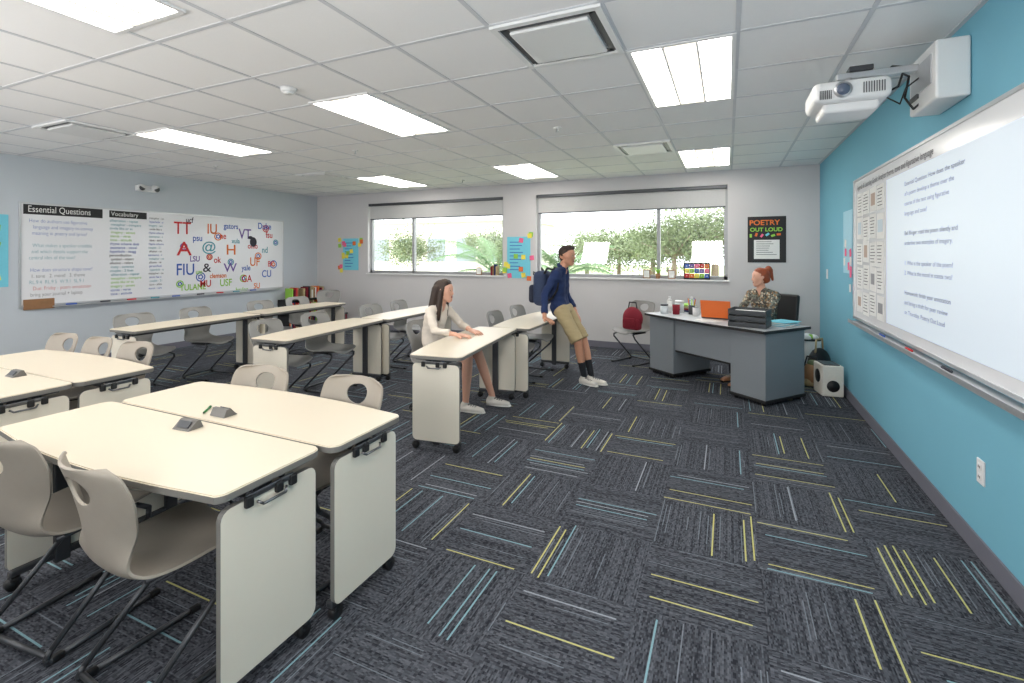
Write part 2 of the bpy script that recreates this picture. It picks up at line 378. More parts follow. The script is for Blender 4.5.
# ---------------- chairs ----------------
def catmull(P,n):
    P=[P[0]]+P+[P[-1]]; out=[]
    segs=len(P)-3
    for k in range(n+1):
        t=k/n*segs; i=min(int(t),segs-1); u=t-i
        p0,p1,p2,p3=P[i:i+4]
        out.append(tuple(0.5*((2*p1[j])+(-p0[j]+p2[j])*u+(2*p0[j]-5*p1[j]+4*p2[j]-p3[j])*u*u+(-p0[j]+3*p1[j]-3*p2[j]+p3[j])*u**3) for j in range(len(p1))))
    return out
def chair_mesh(m):
    prof=[(0.225,0.422,0.13),(0.215,0.440,0.175),(0.15,0.447,0.2),(0.05,0.440,0.205),(-0.07,0.436,0.2),(-0.15,0.448,0.185),(-0.195,0.49,0.165),(-0.215,0.56,0.165),(-0.228,0.64,0.19),(-0.245,0.72,0.21),(-0.268,0.79,0.205),(-0.280,0.82,0.185),(-0.288,0.835,0.14)]
    NV,NU=66,28
    P=catmull(prof,NV)
    bm=bmesh.new(); grid=[]
    def pt(u,vf):
        vf=max(0,min(NV,vf)); i=min(int(vf),NV-1); f=vf-i
        y,z,w=[P[i][j]*(1-f)+P[i+1][j]*f for j in range(3)]
        k=vf/NV
        bk=max(0,min(1,(k-0.45)/0.2)); bk=bk*bk*(3-2*bk)
        yy=y+bk*0.055*u*u; zz=z+(1-bk)*0.018*(abs(u)**2.5)-(0.012*(1-bk)*(1-u*u))
        return Vector((u*w,yy,zz))
    vc,vr,ur=NV*0.785,NV*0.060,0.34
    for j in range(NV+1):
        row=[]
        for i in range(NU+1):
            u=-1+2*i/NU; row.append([bm.verts.new(pt(u,j)),u,j])
        grid.append(row)
    info={}
    for r in grid:
        for v,u,j in r: info[v]=(u,j)
    for j in range(NV):
        for i in range(NU):
            cu=-1+2*(i+.5)/NU; cj=j+.5
            if (cu/ur)**2+((cj-vc)/vr)**2<1: continue
            bm.faces.new((grid[j][i][0],grid[j][i+1][0],grid[j+1][i+1][0],grid[j+1][i][0]))
    loose=[v for v in bm.verts if not v.link_faces]
    for v in bm.verts:
        if v in loose: continue
        u,j=info[v]
        if 0<j<NV and abs(u)<0.99 and any(e.is_boundary for e in v.link_edges):
            q=math.hypot(u/ur,(j-vc)/vr)
            if q>1e-4: v.co=pt(u/q,vc+(j-vc)/q)
    bmesh.ops.delete(bm,geom=loose,context='VERTS')
    bm.normal_update()
    me=bpy.data.meshes.new('tmp'); bm.to_mesh(me); bm.free()
    o=bpy.data.objects.new('tmp',me); COL.objects.link(o)
    s=o.modifiers.new('s','SOLIDIFY'); s.thickness=0.009; s.offset=0
    s=o.modifiers.new('b','BEVEL'); s.width=0.003; s.segments=2; s.limit_method='ANGLE'; s.angle_limit=1.0
    dg=bpy.context.evaluated_depsgraph_get(); me2=bpy.data.meshes.new_from_object(o.evaluated_get(dg))
    bpy.data.objects.remove(o)
    b=MB(); b.addmesh(me2,m,True)
    r=0.0105
    for sx in (-1,1):
        x=sx*0.185; xi=sx*0.12
        pts=[(xi,-0.12,0.415),(xi,0.10,0.415),(xi+sx*0.02,0.16,0.412),(x-sx*0.01,0.185,0.395),(x,0.175,0.36)]
        pts+=[(x,-0.17,0.05),(x,-0.185,0.028),(x,-0.18,0.014),(x,-0.15,0.0115),(x,0.19,0.0115),(x,0.215,0.014)]
        b.tube(pts,r,M_dgrey)
        b.box((xi,-0.0,0.424),(0.03,0.2,0.012),M_black,bev=0.004)
        b.box((x,0.2,0.012),(0.026,0.04,0.024),M_black,bev=0.006)
        b.box((x,-0.15,0.012),(0.026,0.04,0.024),M_black,bev=0.006)
    b.tube([(-0.185,-0.178,0.03),(0.185,-0.178,0.03)],r,M_dgrey)
    b.tube([(-0.12,0.05,0.413),(0.12,0.05,0.413)],r,M_dgrey)
    return b.mesh('student_chair')
CM=chair_mesh(M_chair); CM2=chair_mesh(M_chair2)
CH=[(-1.87,1.08,-4),(-2.46,1.06,6),(-1.83,1.77,178),(-2.47,1.74,184),(-4.02,1.90,180),(-4.52,1.89,177),(-5.00,1.88,181),(-3.95,1.18,3),(-4.65,1.16,-4)]
for c in CH: inst(CM,'student_chair',(c[0],c[1],0),c[2])
CH2=[(-2.60,3.99,-92),(-2.24,4.98,-88),(-2.26,5.66,-92),(-4.02,3.40,-85),(-4.05,4.05,-88),(-4.04,4.95,-92),(-4.07,5.6,-85),(-5.80,3.15,-88),(-5.82,3.85,-84),(-5.84,4.75,-90),(-5.86,5.4,-93),(-1.2,6.75,150),(-6.6,6.5,-150)]
for c in CH2: inst(CM2,'student_chair',(c[0],c[1],0),c[2])

b=MB(); 
pts=[(-0.05,-0.035,0),(0.05,-0.035,0),(0.05,0.035,0),(-0.05,0.035,0),(-0.05,0.005,0.035),(0.05,0.005,0.035),(0.05,0.02,0.035),(-0.05,0.02,0.035)]
for p in pts: b.V.append(Vector(p))
M_mod=mat('module_grey',(105,103,100),0.5)
for f in ([3,2,1,0],[0,1,5,4],[4,5,6,7],[7,6,2,3],[1,2,6,5],[0,4,7,3]): b.F.append(f);b.M.append(b.mi(M_mod));b.S.append(False)
b.box((0,-0.017,0.021),(0.07,0.004,0.03),M_dgrey,rot=(-0.72,0,0))
pm=b.mesh('tabletop_power_module')
for p in ((-2.18,1.35,5),(-2.20,1.53,180),(-4.1,1.48,0)): inst(pm,'tabletop_power_module',(p[0],p[1],0.731),p[2])
b=MB(); b.cyl((0,0,0.006),(0.07,0.0,0.006),0.005,mat('pen_green',(60,130,70))); b.cyl((0.07,0,0.006),(0.095,0,0.006),0.006,mat('cap_green',(30,100,55))); b.cyl((-0.008,0,0.006),(0,0,0.006),0.003,M_black)
b.obj('marker_pen',(-2.30,1.50,0.731),130)

# ---------------- left whiteboard ----------------
def ray(px,py):
    u=(px-512)/F_; return (-S_+C_*u, C_+S_*u, (HZ-py)/F_)
def onX(px,py,X):
    d=ray(px,py); t=X/d[0]; return d[1]*t,1.5+d[2]*t,t
random.seed(21)
b=MB(); y0,y1,z0,z1=2.93,6.76,0.86,2.13
b.b2((XL+0.001,y0,z0),(XL+0.016,y1,z1),M_wb)
for a,c in (((XL,y0-0.02,z0-0.02),(XL+0.024,y0,z1+0.02)),((XL,y1,z0-0.02),(XL+0.024,y1+0.02,z1+0.02)),((XL,y0,z1),(XL+0.024,y1,z1+0.02)),((XL,y0,z0-0.02),(XL+0.024,y1,z0))): b.b2(a,c,M_alu)
b.b2((XL,y0+0.3,z0-0.045),(XL+0.08,y1-0.1,z0-0.03),M_alu)
xs=XL+0.0175
b.b2((XL+0.016,2.95,2.0),(xs,3.78,2.125),M_black); b.b2((XL+0.016,3.86,2.02),(xs,4.34,2.12),M_black)
b.b2((XL+0.016,2.95,0.80),(xs+0.01,3.25,0.93),M_wood)
for q in range(9): b.box((XL+0.05,3.4+q*0.33+random.random()*0.1,z0-0.022),(0.03,0.11,0.02),[M_blue,M_ink,M_redink,M_tealink][q%4],bev=0.004)
b.sph((XL+0.018,6.12,1.72),(0.006,0.07,0.09),M_ink); b.sph((XL+0.018,6.06,1.80),(0.006,0.05,0.03),M_ink)
RI=[(5.15,1.12,.07,M_blue),(5.45,1.80,.06,M_orgink),(5.92,1.06,.06,M_grn),(6.38,1.98,.06,M_redink),(6.55,1.30,.07,M_blue),(4.88,1.62,.05,M_purp),(5.68,1.36,.05,M_tealink),(6.22,1.46,.06,M_orgink),(4.82,1.02,.05,M_grn),(6.6,1.72,.05,M_tealink),(5.3,1.45,.045,M_redink)]
for Y,Z,R,m in RI:
    b.ring((xs+0.001,Y,Z),R,0.009,m); b.ring((xs+0.001,Y,Z),R*0.55,0.011,random.choice([M_blue,M_redink,M_orgink]),n=5)
b_obj=b.obj('whiteboard'); lb=b_obj
X=xs+0.002
text('Essential Questions',(X,2.99,2.03),0.115,'L',M_paper,lb,sx=0.72)
text('Vocabulary',(X,3.88,2.045),0.085,'L',M_paper,lb,sx=0.9)
EQ=[('How do authors use figurative',M_blue),('language and imagery to convey',M_blue),('meaning in poetry and lyrics?',M_blue),('',M_ink),('What makes a speaker credible',M_tealink),('and which details support the',M_tealink),('central idea of the text?',M_tealink),('',M_ink),('How does structure shape tone?',M_blue),('1. tone   2. mood   3. theme',M_ink),('RL.9.4  RL.9.5  W.9.1  SL.9.1',M_tealink),('Due: Friday - poem annotation',M_redink),('bring your journal + laptop',M_ink)]
for i,(s,m) in enumerate(EQ):
    if s: text(s,(X,3.0+random.uniform(0,.04),1.90-0.078*i),0.066,'L',m,lb,sx=0.74,off=-0.0012)
words=['alliteration - repeat','metaphor - compare','simile like or as','imagery - senses','stanza - verse','tone - attitude','rhyme scheme abab','assonance - vowel','hyperbole - exagg','personification','symbol - object','allusion - refers','irony - contrast','couplet - 2 lines']
for i in range(20):
    text(words[i%14],(X,3.86+random.uniform(0,.02),1.96-0.055*i),0.050,'L',[M_tealink,M_grn,M_blue,M_ink][(i//3)%4],lb,sx=0.92)
for i in range(20):
    text(random.choice(words)[:13],(X,4.36+0.02*random.random(),2.03-0.056*i),0.045,'L',[M_ink,M_blue,M_tealink][i%3],lb,sx=0.8)
logos=[(178,228,16,'TT',M_redink),(211,229,13,'IU',M_orgink),(224,236,8,'ne',M_redink),(243,234,13,'VT',M_purp),(181,249,18,'A',M_redink),(197,238,8,'psu',M_blue),(206,247,12,'@',M_tealink),(230,250,13,'H',M_orgink),
 (180,270,15,'FIU',M_blue),(207,268,11,'&',M_ink),(228,268,11,'W',M_purp),(254,262,11,'UF',M_orgink),(204,284,9,'MU',M_redink),(224,283,9,'USF',M_grn),(246,279,9,'GA',M_redink),(266,274,9,'CU',M_blue),(184,288,8,'TULANE',M_grn),
 (270,235,8,'fsu',M_redink),(228,226,7,'gators',M_blue),(194,259,7,'LSU',M_purp),(246,268,7,'yale',M_blue),(218,260,8,'ok',M_redink),(266,250,8,'nd',M_tealink),(252,246,7,'ohio',M_redink),(262,226,8,'Duke',M_blue),(190,220,7,'ucf',M_ink),(240,290,6,'baylor',M_grn),(272,264,7,'BC',M_redink),(214,276,6,'clemson',M_orgink),(258,286,7,'SU',M_orgink),(200,272,6,'um',M_grn),(236,241,6,'xula',M_tealink)]
for px,py,h,s,m in logos:
    Y,Z,t=onX(px-5,py+h*0.35,XL); sz=h*t/F_*1.1
    text(s,(X,Y,Z),sz,'L',m,lb,off=0.002,sx=0.8 if len(s)>1 else 1.1)
b=MB(); b.b2((XL,2.30,1.1),(XL+0.004,2.82,1.98),M_cyan)
for i in range(16): 
    yy=2.35+0.12*(i%4); zz=1.2+0.2*(i//4)+random.uniform(-.02,.02); b.box((XL+0.007,yy,zz),(0.003,0.076,0.076),random.choice([M_yel,M_pink,M_cyan,M_grn]),rot=(random.uniform(-.2,.2),0,0))
b.obj('sticky_note_poster')
def sticky(x0,x1,z0,z1,n,spread=0.08):
    b=MB(); b.b2((x0,YB-0.004,z0),(x1,YB-0.0005,z1),M_cyan)
    for i in range(n):
        edge=i%2==0
        xx=random.choice([x0-spread/2,x1+spread/2])+random.uniform(-.04,.04) if edge else random.uniform(x0,x1)
        b.box((xx,YB-0.0075-0.0006*i,random.uniform(z0-0.02,z1+0.08)),(0.08,0.001,0.08),[M_yel,M_pink,M_grn,M_yel,M_org][i%5],rot=(0,random.uniform(-.2,.2),0))
    for i in range(9):
        b.b2((x0+0.05,YB-0.0055,z1-0.1-i*0.06),(x0+0.05+random.uniform(0.4,0.85)*(x1-x0-.1),YB-0.004,z1-0.095-i*0.06+0.008),M_blue)
    b.obj('sticky_note_poster')
sticky(-7.28,-6.87,1.17,1.82,16,0.12); sticky(-3.53,-3.09,1.08,1.80,14,0.02)
Y,Z,t=onX(145,189,XL)
b=MB(); b.box((XL+0.03,Y,Z),(0.06,0.28,0.09),M_white,bev=0.01)
for s in (-1,1): b.cyl((XL+0.05,Y+s*0.09,Z+0.02),(XL+0.12,Y+s*0.10,Z+0.0),0.045,M_white,r2=0.05); b.cyl((XL+0.118,Y+s*0.10,Z),(XL+0.123,Y+s*0.10,Z),0.04,M_dgrey)
b.obj('emergency_light')

b=MB(); b.b2((0.26,YB-0.008,1.38),(0.74,YB-0.0005,2.03),M_black)
b.b2((0.34,YB-0.011,1.43),(0.66,YB-0.008,1.70),M_paper)
for i in range(7): b.b2((0.37,YB-0.0125,1.67-i*0.03),(0.37+random.uniform(.15,.26),YB-0.011,1.676-i*0.03),M_ink)
for i in range(6): b.box((0.30+0.07*i,YB-0.0095,1.76+0.015*(i%2)),(0.03,0.003,0.05),[M_grn,M_org,M_pink,M_cyan][i%4],rot=(0,0.3*i,0))
po=b.obj('poetry_poster')
text('POETRY',(0.28,YB-0.0125,1.91),0.10,'B',M_orgink,po,sx=1.05,off=0.002)
text('OUT LOUD',(0.29,YB-0.0125,1.82),0.075,'B',M_grn,po,sx=1.05,off=0.002)

# ---------------- right wall ----------------
b=MB(); y0,y1,z0,z1=1.2,5.62,0.90,2.19
b.b2((XR-0.016,y0,z0),(XR-0.001,y1,z1),M_wb)
for a,c in (((XR-0.024,y0-0.02,z0-0.02),(XR,y0,z1+0.02)),((XR-0.024,y1,z0-0.02),(XR,y1+0.02,z1+0.02)),((XR-0.024,y0,z1),(XR,y1,z1+0.02)),((XR-0.024,y0,z0-0.02),(XR,y1,z0))): b.b2(a,c,M_alu)
b.b2((XR-0.085,y0+0.1,z0-0.05),(XR,y1-0.1,z0-0.035),M_alu); b.b2((XR-0.089,y0+0.1,z0-0.05),(XR-0.083,y1-0.1,z0-0.02),M_alu)
random.seed(3)
ph=[mat('photo_grey',(150,150,155)),mat('photo_dark',(70,70,80)),mat('photo_warm',(190,165,150)),mat('paper_pale_blue',(200,215,225))]
for i in range(4):
    for j in range(5):
        yy=4.75+i*0.22+random.uniform(-.01,.01); zz=1.06+j*0.225+random.uniform(-.015,.015)
        hh=random.uniform(.19,.215)
        b.box((XR-0.0175,yy,zz),(0.002,.19,hh),M_paper,rot=(random.uniform(-.05,.05),0,0))
        if (i*5+j)%3==0: b.box((XR-0.0195,yy,zz),(0.002,random.uniform(.09,.14),random.uniform(.08,.13)),random.choice(ph))
        else:
            for q in range(6): b.box((XR-0.0190,yy+random.uniform(0,.02),zz+0.07-0.027*q),(0.001,random.uniform(.09,.15),0.006),M_ink)
b.box((XR-0.055,2.45,z0-0.018),(0.05,0.14,0.035),M_black,bev=0.01)
for q in range(3): b.cyl((XR-0.05,3.3+q*0.6,z0-0.028),(XR-0.05,3.42+q*0.6,z0-0.028),0.007,[M_ink,M_redink,M_blue][q%3])
rb=b.obj('whiteboard')
text('Agenda & Learning Goals: Analyze theme, tone and figurative language',(XR-0.018,5.5,2.10),0.065,'R',M_ink,rb)
M_scr=mat('projected_page',(222,234,246),0.4,noise=0.0,emis=0.20)
b=MB(); b.b2((XR-0.0215,2.12,0.97),(XR-0.0165,4.57,2.07),M_scr)
M_tx=mat('projected_text',(120,132,155),0.6,emis=0.1)
ps=b.obj('projected_screen')
lines=['Essential Question: How does the speaker','of a poem develop a theme over the','course of the text using figurative','language and tone?','','Bell Ringer: read the poem silently and','underline two examples of imagery.','','1. Who is the speaker of the poem?','2. What is the mood in stanza two?','','Homework: finish your annotation','and bring a draft for peer review','on Thursday. Poetry Out Loud']
for i,l in enumerate(lines):
    if l: text(l,(XR-0.0225,4.15,1.97-0.068*i),0.040,'R',M_tx if i not in (0,5,11) else mat('projected_title',(90,100,125),0.6,emis=0.05),ps,sx=1.35)
b=MB(); b.b2((XR-0.004,5.78,1.3),(XR-0.0005,6.18,1.95),mat('paper_pale_cyan',(170,215,232),0.8))
for i in range(9): b.box((XR-0.0065-0.0005*i,random.uniform(5.8,6.2),random.uniform(1.15,2.0)),(0.001,0.08,0.08),random.choice([M_yel,M_pink,M_paper]),rot=(random.uniform(-.3,.3),0,0))
b.obj('sticky_note_poster')
b=MB(); b.b2((XR-0.004,5.66,0.98),(XR-0.0005,5.75,1.22),M_paper); b.b2((XR-0.006,5.67,1.10),(XR-0.004,5.74,1.2),M_pink); b.obj('wall_notice')
Y,Z,t=onX(982,472,XR)
b=MB(); b.box((XR-0.004,Y,Z),(0.008,0.075,0.12),M_white,bev=0.003)
for s in (-1,1):
    b.box((XR-0.009,Y,Z+s*0.025),(0.004,0.034,0.03),M_white,bev=0.002)
    for q in (-1,1): b.box((XR-0.0115,Y+q*0.007,Z+s*0.025),(0.002,0.003,0.012),M_black)
b.obj('wall_outlet')
b=MB(); b.box((XR-0.004,7.1,1.25),(0.008,0.075,0.12),M_white,bev=0.003); b.box((XR-0.010,7.1,1.25),(0.006,0.012,0.025),M_white); b.obj('light_switch')
# projector
b=MB(); yc=3.45
b.box((0.645,yc,2.44),(0.38,0.34,0.12),M_white,bev=0.035,seg=4)
b.box((0.65,yc+0.02,2.36),(0.28,0.26,0.06),M_white,bev=0.02,seg=3)
b.cyl((0.60,yc-0.16,2.44),(0.60,yc-0.185,2.44),0.045,M_alu,seg=24); b.sph((0.60,yc-0.172,2.44),(0.038,0.03,0.038),mat('lens_glass',(90,100,120),0.05))
for i in range(7): b.box((0.49+0.009*i,yc-0.172,2.42),(0.004,0.006,0.05),M_dgrey)
for i in range(9): b.box((0.70+0.012*i,yc-0.172,2.44),(0.004,0.006,0.06),M_dgrey)
b.box((0.66,yc,2.505),(0.16,0.16,0.025),M_alu,bev=0.004)
b.cyl((0.66,yc,2.50),(0.66,yc,2.55),0.02,M_alu)
b.box((0.87,yc+0.02,2.565),(0.54,0.06,0.04),M_alu,bev=0.006)
b.box((0.72,yc+0.02,2.60),(0.12,0.09,0.03),M_dgrey,bev=0.005)
b.box((XR-0.075,yc-0.05,2.47),(0.145,0.40,0.31),M_white,bev=0.012,seg=3)
b.box((XR-0.15,yc-0.05,2.49),(0.006,0.30,0.16),M_alu,bev=0.002)
b.box((XR-0.153,yc+0.05,2.40),(0.01,0.12,0.025),M_dgrey)
b.tube([(0.82,yc,2.43),(0.90,yc,2.47),(0.92,yc,2.54),(0.95,yc,2.52),(0.93,yc,2.40),(0.97,yc,2.33),(1.0,yc,2.36)],0.006,M_black)
b.tube([(0.80,yc+0.05,2.53),(0.88,yc+0.03,2.60),(0.98,yc+0.03,2.58),(1.02,yc+0.03,2.50)],0.006,M_black)
b.tube([(0.82,yc-0.05,2.41),(0.90,yc-0.03,2.36),(0.93,yc-0.02,2.45),(0.99,yc-0.02,2.5)],0.004,M_black)
b.obj('wall_mounted_projector')

# ---------------- teacher desk ----------------
TD=(-0.09,6.04); TR=-39
def td_local(x,y,z=0):
    a=math.radians(TR); return (TD[0]+x*math.cos(a)-y*math.sin(a),TD[1]+x*math.sin(a)+y*math.cos(a),z)
b=MB()
out=[]
for i in range(13):
    t=-1+2*i/12; out.append((0.83*t,-0.37-0.05*(1-t*t)))
out+=[(0.83,0.37),(-0.83,0.37)]
b.prism(out,0.722,0.75,M_desk2,M_black)
for s in (-1,1):
    b.box((s*0.60,0.0,0.385),(0.40,0.62,0.66),M_desk,bev=0.006)
    b.box((s*0.60,0.0,0.045),(0.42,0.64,0.03),M_black,bev=0.004)
    for k in range(3):
        b.box((s*0.60,0.315,0.17+0.2*k),(0.37,0.02,0.185),M_desk2,bev=0.004); b.box((s*0.60,0.33,0.2+0.2*k),(0.12,0.015,0.012),M_alu)
    for dx in (-0.16,0.16):
        for dy in (-0.27,0.27): b.cyl((s*0.6+dx,dy,0.0),(s*0.6+dx,dy,0.04),0.022,M_black)
    b.box((s*0.60,0,0.718),(0.41,0.63,0.012),M_black)
b.box((0,-0.27,0.53),(0.80,0.02,0.37),M_desk,bev=0.003)
b.box((0,-0.26,0.34),(0.80,0.035,0.03),M_black)
b.obj('teacher_desk',(TD[0],TD[1],0),TR)
def onTD(mb,name,x,y,rz=0): p=td_local(x,y,0.751); return mb.obj(name,p,TR+rz)
b=MB(); M_crate=mat('charcoal_plastic',(62,66,70),0.6)
for k in range(3):
    z=0.0+k*0.062
    b.box((0,0,z+0.006),(0.36,0.27,0.012),M_crate,bev=0.003)
    for s in (-1,1): b.box((s*0.175,0,z+0.03),(0.01,0.27,0.055),M_crate,bev=0.003); b.box((0,s*0.13,z+0.03),(0.36,0.01,0.055 if s>0 else 0.035),M_crate,bev=0.003)
    b.box((0,-0.01,z+0.022),(0.30,0.22,0.02),M_paper)
onTD(b,'letter_tray_stack',0.53,-0.18,25)
b=MB(); b.box((0,0,0.009),(0.32,0.22,0.016),M_dgrey,bev=0.005); b.box((0,0.02,0.018),(0.27,0.10,0.003),M_black)
b.box((0,-0.145,0.115),(0.32,0.010,0.21),M_org,rot=(0.3,0,0),bev=0.004); b.box((0,-0.138,0.117),(0.29,0.003,0.18),M_black,rot=(0.3,0,0)); b.cyl((-0.12,-0.11,0.018),(0.12,-0.11,0.018),0.008,M_dgrey)
onTD(b,'laptop',-0.06,0.05,30)
def mug(m,h=0.1,r=0.04):
    b=MB(); b.cyl((0,0,0),(0,0,h),r*0.9,m,r2=r,seg=24); b.cyl((0,0,h-0.002),(0,0,h+0.001),r*0.85,M_black,seg=24)
    b.tube([(r*0.9,0,h*0.8),(r*1.5,0,h*0.75),(r*1.6,0,h*0.45),(r*1.3,0,h*0.25),(r*0.85,0,h*0.22)],0.006,m); return b
onTD(mug(M_white),'coffee_mug',-0.32,-0.02); onTD(mug(M_tealink),'coffee_mug',0.25,0.05,70)
def pencils():
    b=MB(); b.cyl((0,0,0),(0,0,0.11),0.038,M_dgrey,seg=20)
    for i in range(8):
        a=i*0.8; b.cyl((0.018*math.cos(a),0.018*math.sin(a),0.02),(0.045*math.cos(a),0.045*math.sin(a),0.18+0.01*(i%3)),0.004,[M_yel,M_redink,M_blue,M_grn][i%4],seg=8)
    return b
onTD(pencils(),'pencil_cup',-0.45,0.05)
def bottle(m):
    b=MB(); b.cyl((0,0,0),(0,0,0.15),0.035,m,seg=20); b.cyl((0,0,0.15),(0,0,0.18),0.035,m,r2=0.015,seg=20); b.cyl((0,0,0.18),(0,0,0.205),0.016,M_white,seg=16); b.cyl((0,0,0.05),(0,0,0.11),0.0358,M_paper,seg=20); return b
onTD(bottle(M_clear),'water_bottle',-0.55,0.16); onTD(bottle(M_white),'sanitizer_bottle',-0.72,-0.05); onTD(mug(M_red,0.12,0.045),'travel_mug',-0.54,-0.12,100)
b=MB(); b.cyl((0,0,0),(0,0,0.13),0.055,M_clear,seg=24); b.cyl((0,0,0.13),(0,0,0.155),0.057,M_white,seg=24); onTD(b,'storage_jar',-0.64,0.04)
b=MB(); b.cyl((0,0,0),(0,0,0.10),0.045,M_clear,seg=24); b.cyl((0,0,0.10),(0,0,0.12),0.047,M_dgrey,seg=24); onTD(b,'storage_jar',-0.66,-0.20)
b=MB()
for k in range(7): b.box((random.uniform(-.01,.01),random.uniform(-.01,.01),0.004+0.006*k),(0.22,0.29,0.0055),M_paper if k%3 else M_cyan,rot=(0,0,random.uniform(-.15,.15)))
onTD(b,'paper_stack',0.64,0.19,10)
b=MB()
for k in range(4): b.box((random.uniform(-.02,.02),random.uniform(-.02,.02),0.001+0.0012*k),(0.18,0.24,0.001),M_paper,rot=(0,0,random.uniform(-.4,.4)))
onTD(b,'loose_papers',0.06,-0.25,80)
b=MB()
for k in range(4): b.box((0,0,0.012+0.024*k),(0.22-0.02*k,0.17,0.022),[M_navy,M_red,M_khaki,M_grn][k],bev=0.003); b.box((0.004,0,0.012+0.024*k),(0.218-0.02*k,0.162,0.016),M_paper)
onTD(b,'book_stack',-0.71,0.24,5)
b=MB(); b.box((0,0,0.045),(0.23,0.12,0.09),M_paper,bev=0.006); b.sph((0,0,0.1),(0.04,0.02,0.03),M_paper); onTD(b,'tissue_box',-0.36,0.27)
def office():
    b=MB()
    for i in range(5):
        a=2*math.pi*i/5; e=(0.30*math.cos(a),0.30*math.sin(a))
        b.cyl((0,0,0.10),(e[0],e[1],0.075),0.025,M_black,r2=0.016); b.cyl((e[0],e[1],0.075),(e[0],e[1],0.05),0.01,M_black)
        b.cyl((e[0]-0.02*math.sin(a),e[1]+0.02*math.cos(a),0.028),(e[0]+0.02*math.sin(a),e[1]-0.02*math.cos(a),0.028),0.028,M_black)
    b.cyl((0,0,0.09),(0,0,0.38),0.028,M_dgrey); b.box((0,0,0.39),(0.2,0.2,0.04),M_black,bev=0.01)
    b.box((0,0.02,0.435),(0.48,0.46,0.07),M_black,bev=0.03,seg=4)
    b.box((0,-0.25,0.50),(0.06,0.03,0.24),M_black,bev=0.01,rot=(0.15,0,0))
    b.box((0,-0.27,0.78),(0.42,0.06,0.46),M_black,bev=0.028,seg=4,rot=(0.12,0,0))
    for s in (-1,1):
        b.box((s*0.26,0.0,0.54),(0.03,0.05,0.2),M_black,bev=0.008); b.box((s*0.26,0.02,0.65),(0.06,0.24,0.03),M_black,bev=0.012)
    return b.mesh('office_chair')
p=td_local(0.07,0.72); inst(office(),'office_chair',(p[0]+0.02,p[1]+0.02,0),TR+180)
b=MB(); b.sph((0,0,0.16),(0.15,0.09,0.16),M_red,seg=20); b.box((0,-0.02,0.09),(0.26,0.12,0.17),M_red,bev=0.04,seg=3); b.tube([(-0.07,0,0.28),(-0.05,0,0.38),(0.05,0,0.38),(0.07,0,0.28)],0.009,M_black); b.box((0,-0.09,0.12),(0.16,0.02,0.1),M_red,bev=0.008)
b.obj('red_handbag',(-1.2,6.75,0.45),-20)
b=MB(); b.box((0,0,0.17),(0.20,0.26,0.32),M_bldg,bev=0.01); b.cyl((-0.09,-0.0,0.2),(-0.104,0,0.2),0.07,M_black,seg=24); b.cyl((0.0,-0.125,0.12),(0.0,-0.134,0.12),0.06,M_black,seg=24); b.box((0,0,0.335),(0.14,0.2,0.01),M_dgrey)
b.obj('speaker_cabinet',(0.98,6.06,0),10)
b=MB(); b.sph((0,0,0.20),(0.17,0.11,0.2),M_black,seg=20); b.box((0,0,0.12),(0.30,0.18,0.24),M_black,bev=0.05,seg=3); b.tube([(-0.1,0,0.35),(-0.08,0,0.5),(0.08,0,0.5),(0.1,0,0.35)],0.01,M_khaki); b.box((0,-0.10,0.16),(0.2,0.03,0.16),M_khaki,bev=0.012)
b.obj('tote_bag',(0.98,6.62,0),60)
b=MB(); b.sph((0,0,0.13),(0.12,0.10,0.13),M_wood,seg=18); b.box((0,0,0.08),(0.2,0.16,0.15),M_khaki,bev=0.05,seg=3); b.sph((0.02,0,0.26),(0.06,0.05,0.04),M_leaf,seg=12); b.tube([(-0.08,0,0.2),(-0.04,0,0.34),(0.06,0,0.33),(0.09,0,0.2)],0.008,M_black)
b.obj('lunch_bag',(0.86,6.36,0),20)
b=MB(); b.cyl((0,0,0),(0,0,0.42),0.13,M_white,r2=0.16,seg=24); b.cyl((0,0,0.41),(0,0,0.425),0.165,M_black,seg=24)
for i in range(9): b.sph((random.uniform(-.08,.08),random.uniform(-.08,.08),0.43),(0.06,0.05,0.05),random.choice([M_paper,M_grn,M_paper]),seg=8)
b.obj('waste_bin',(0.92,7.15,0))
def onsill(mb,name,x): return mb.obj(name,(x,YB+0.02,WZ0))
b=MB(); b.box((0,0,0.01),(0.36,0.09,0.02),M_black); b.box((0,0,0.24),(0.36,0.09,0.015),M_black)
for s in (-1,1): b.box((s*0.175,0,0.12),(0.015,0.09,0.24),M_black)
for k in range(3):
    for j in range(5):
        b.box((-0.14+0.07*j,-0.005,0.055+0.072*k),(0.062,0.085,0.062),[M_redink,M_orgink,M_yel,M_grn,M_blue,M_purp,M_pink][(j+k*2)%7],bev=0.004); b.box((-0.14+0.07*j,-0.05,0.055+0.072*k),(0.02,0.006,0.01),M_white)
onsill(b,'craft_drawer_box',-0.42)
def pot(m,h=0.08):
    b=MB(); b.cyl((0,0,0),(0,0,h),0.03,m,r2=0.04,seg=18)
    for i in range(14):
        a=i*2.4; r=0.05*random.random()+0.02; b.cyl((0,0,h),(r*math.cos(a),r*0.5*math.sin(a),h+0.06+0.04*random.random()),0.008,M_grn,r2=0.001,seg=6)
    return b
onsill(pot(M_wood),'potted_succulent',-0.98)
def frame():
    b=MB(); b.box((0,0,0.07),(0.11,0.012,0.14),M_wood,bev=0.003); b.box((0,-0.007,0.07),(0.085,0.003,0.11),M_paper); b.box((0,0.03,0.04),(0.02,0.05,0.005),M_wood,rot=(0.8,0,0)); return b
for x in (-1.15,-0.78,-4.1): onsill(frame(),'picture_frame',x)
b=MB(); 
for i in range(4): b.box((-0.05+0.033*i,0,0.08+0.01*(i%3)),(0.028,0.09,0.16+0.02*(i%3)),[M_red,M_wood,M_navy,M_khaki][i%4],bev=0.002)
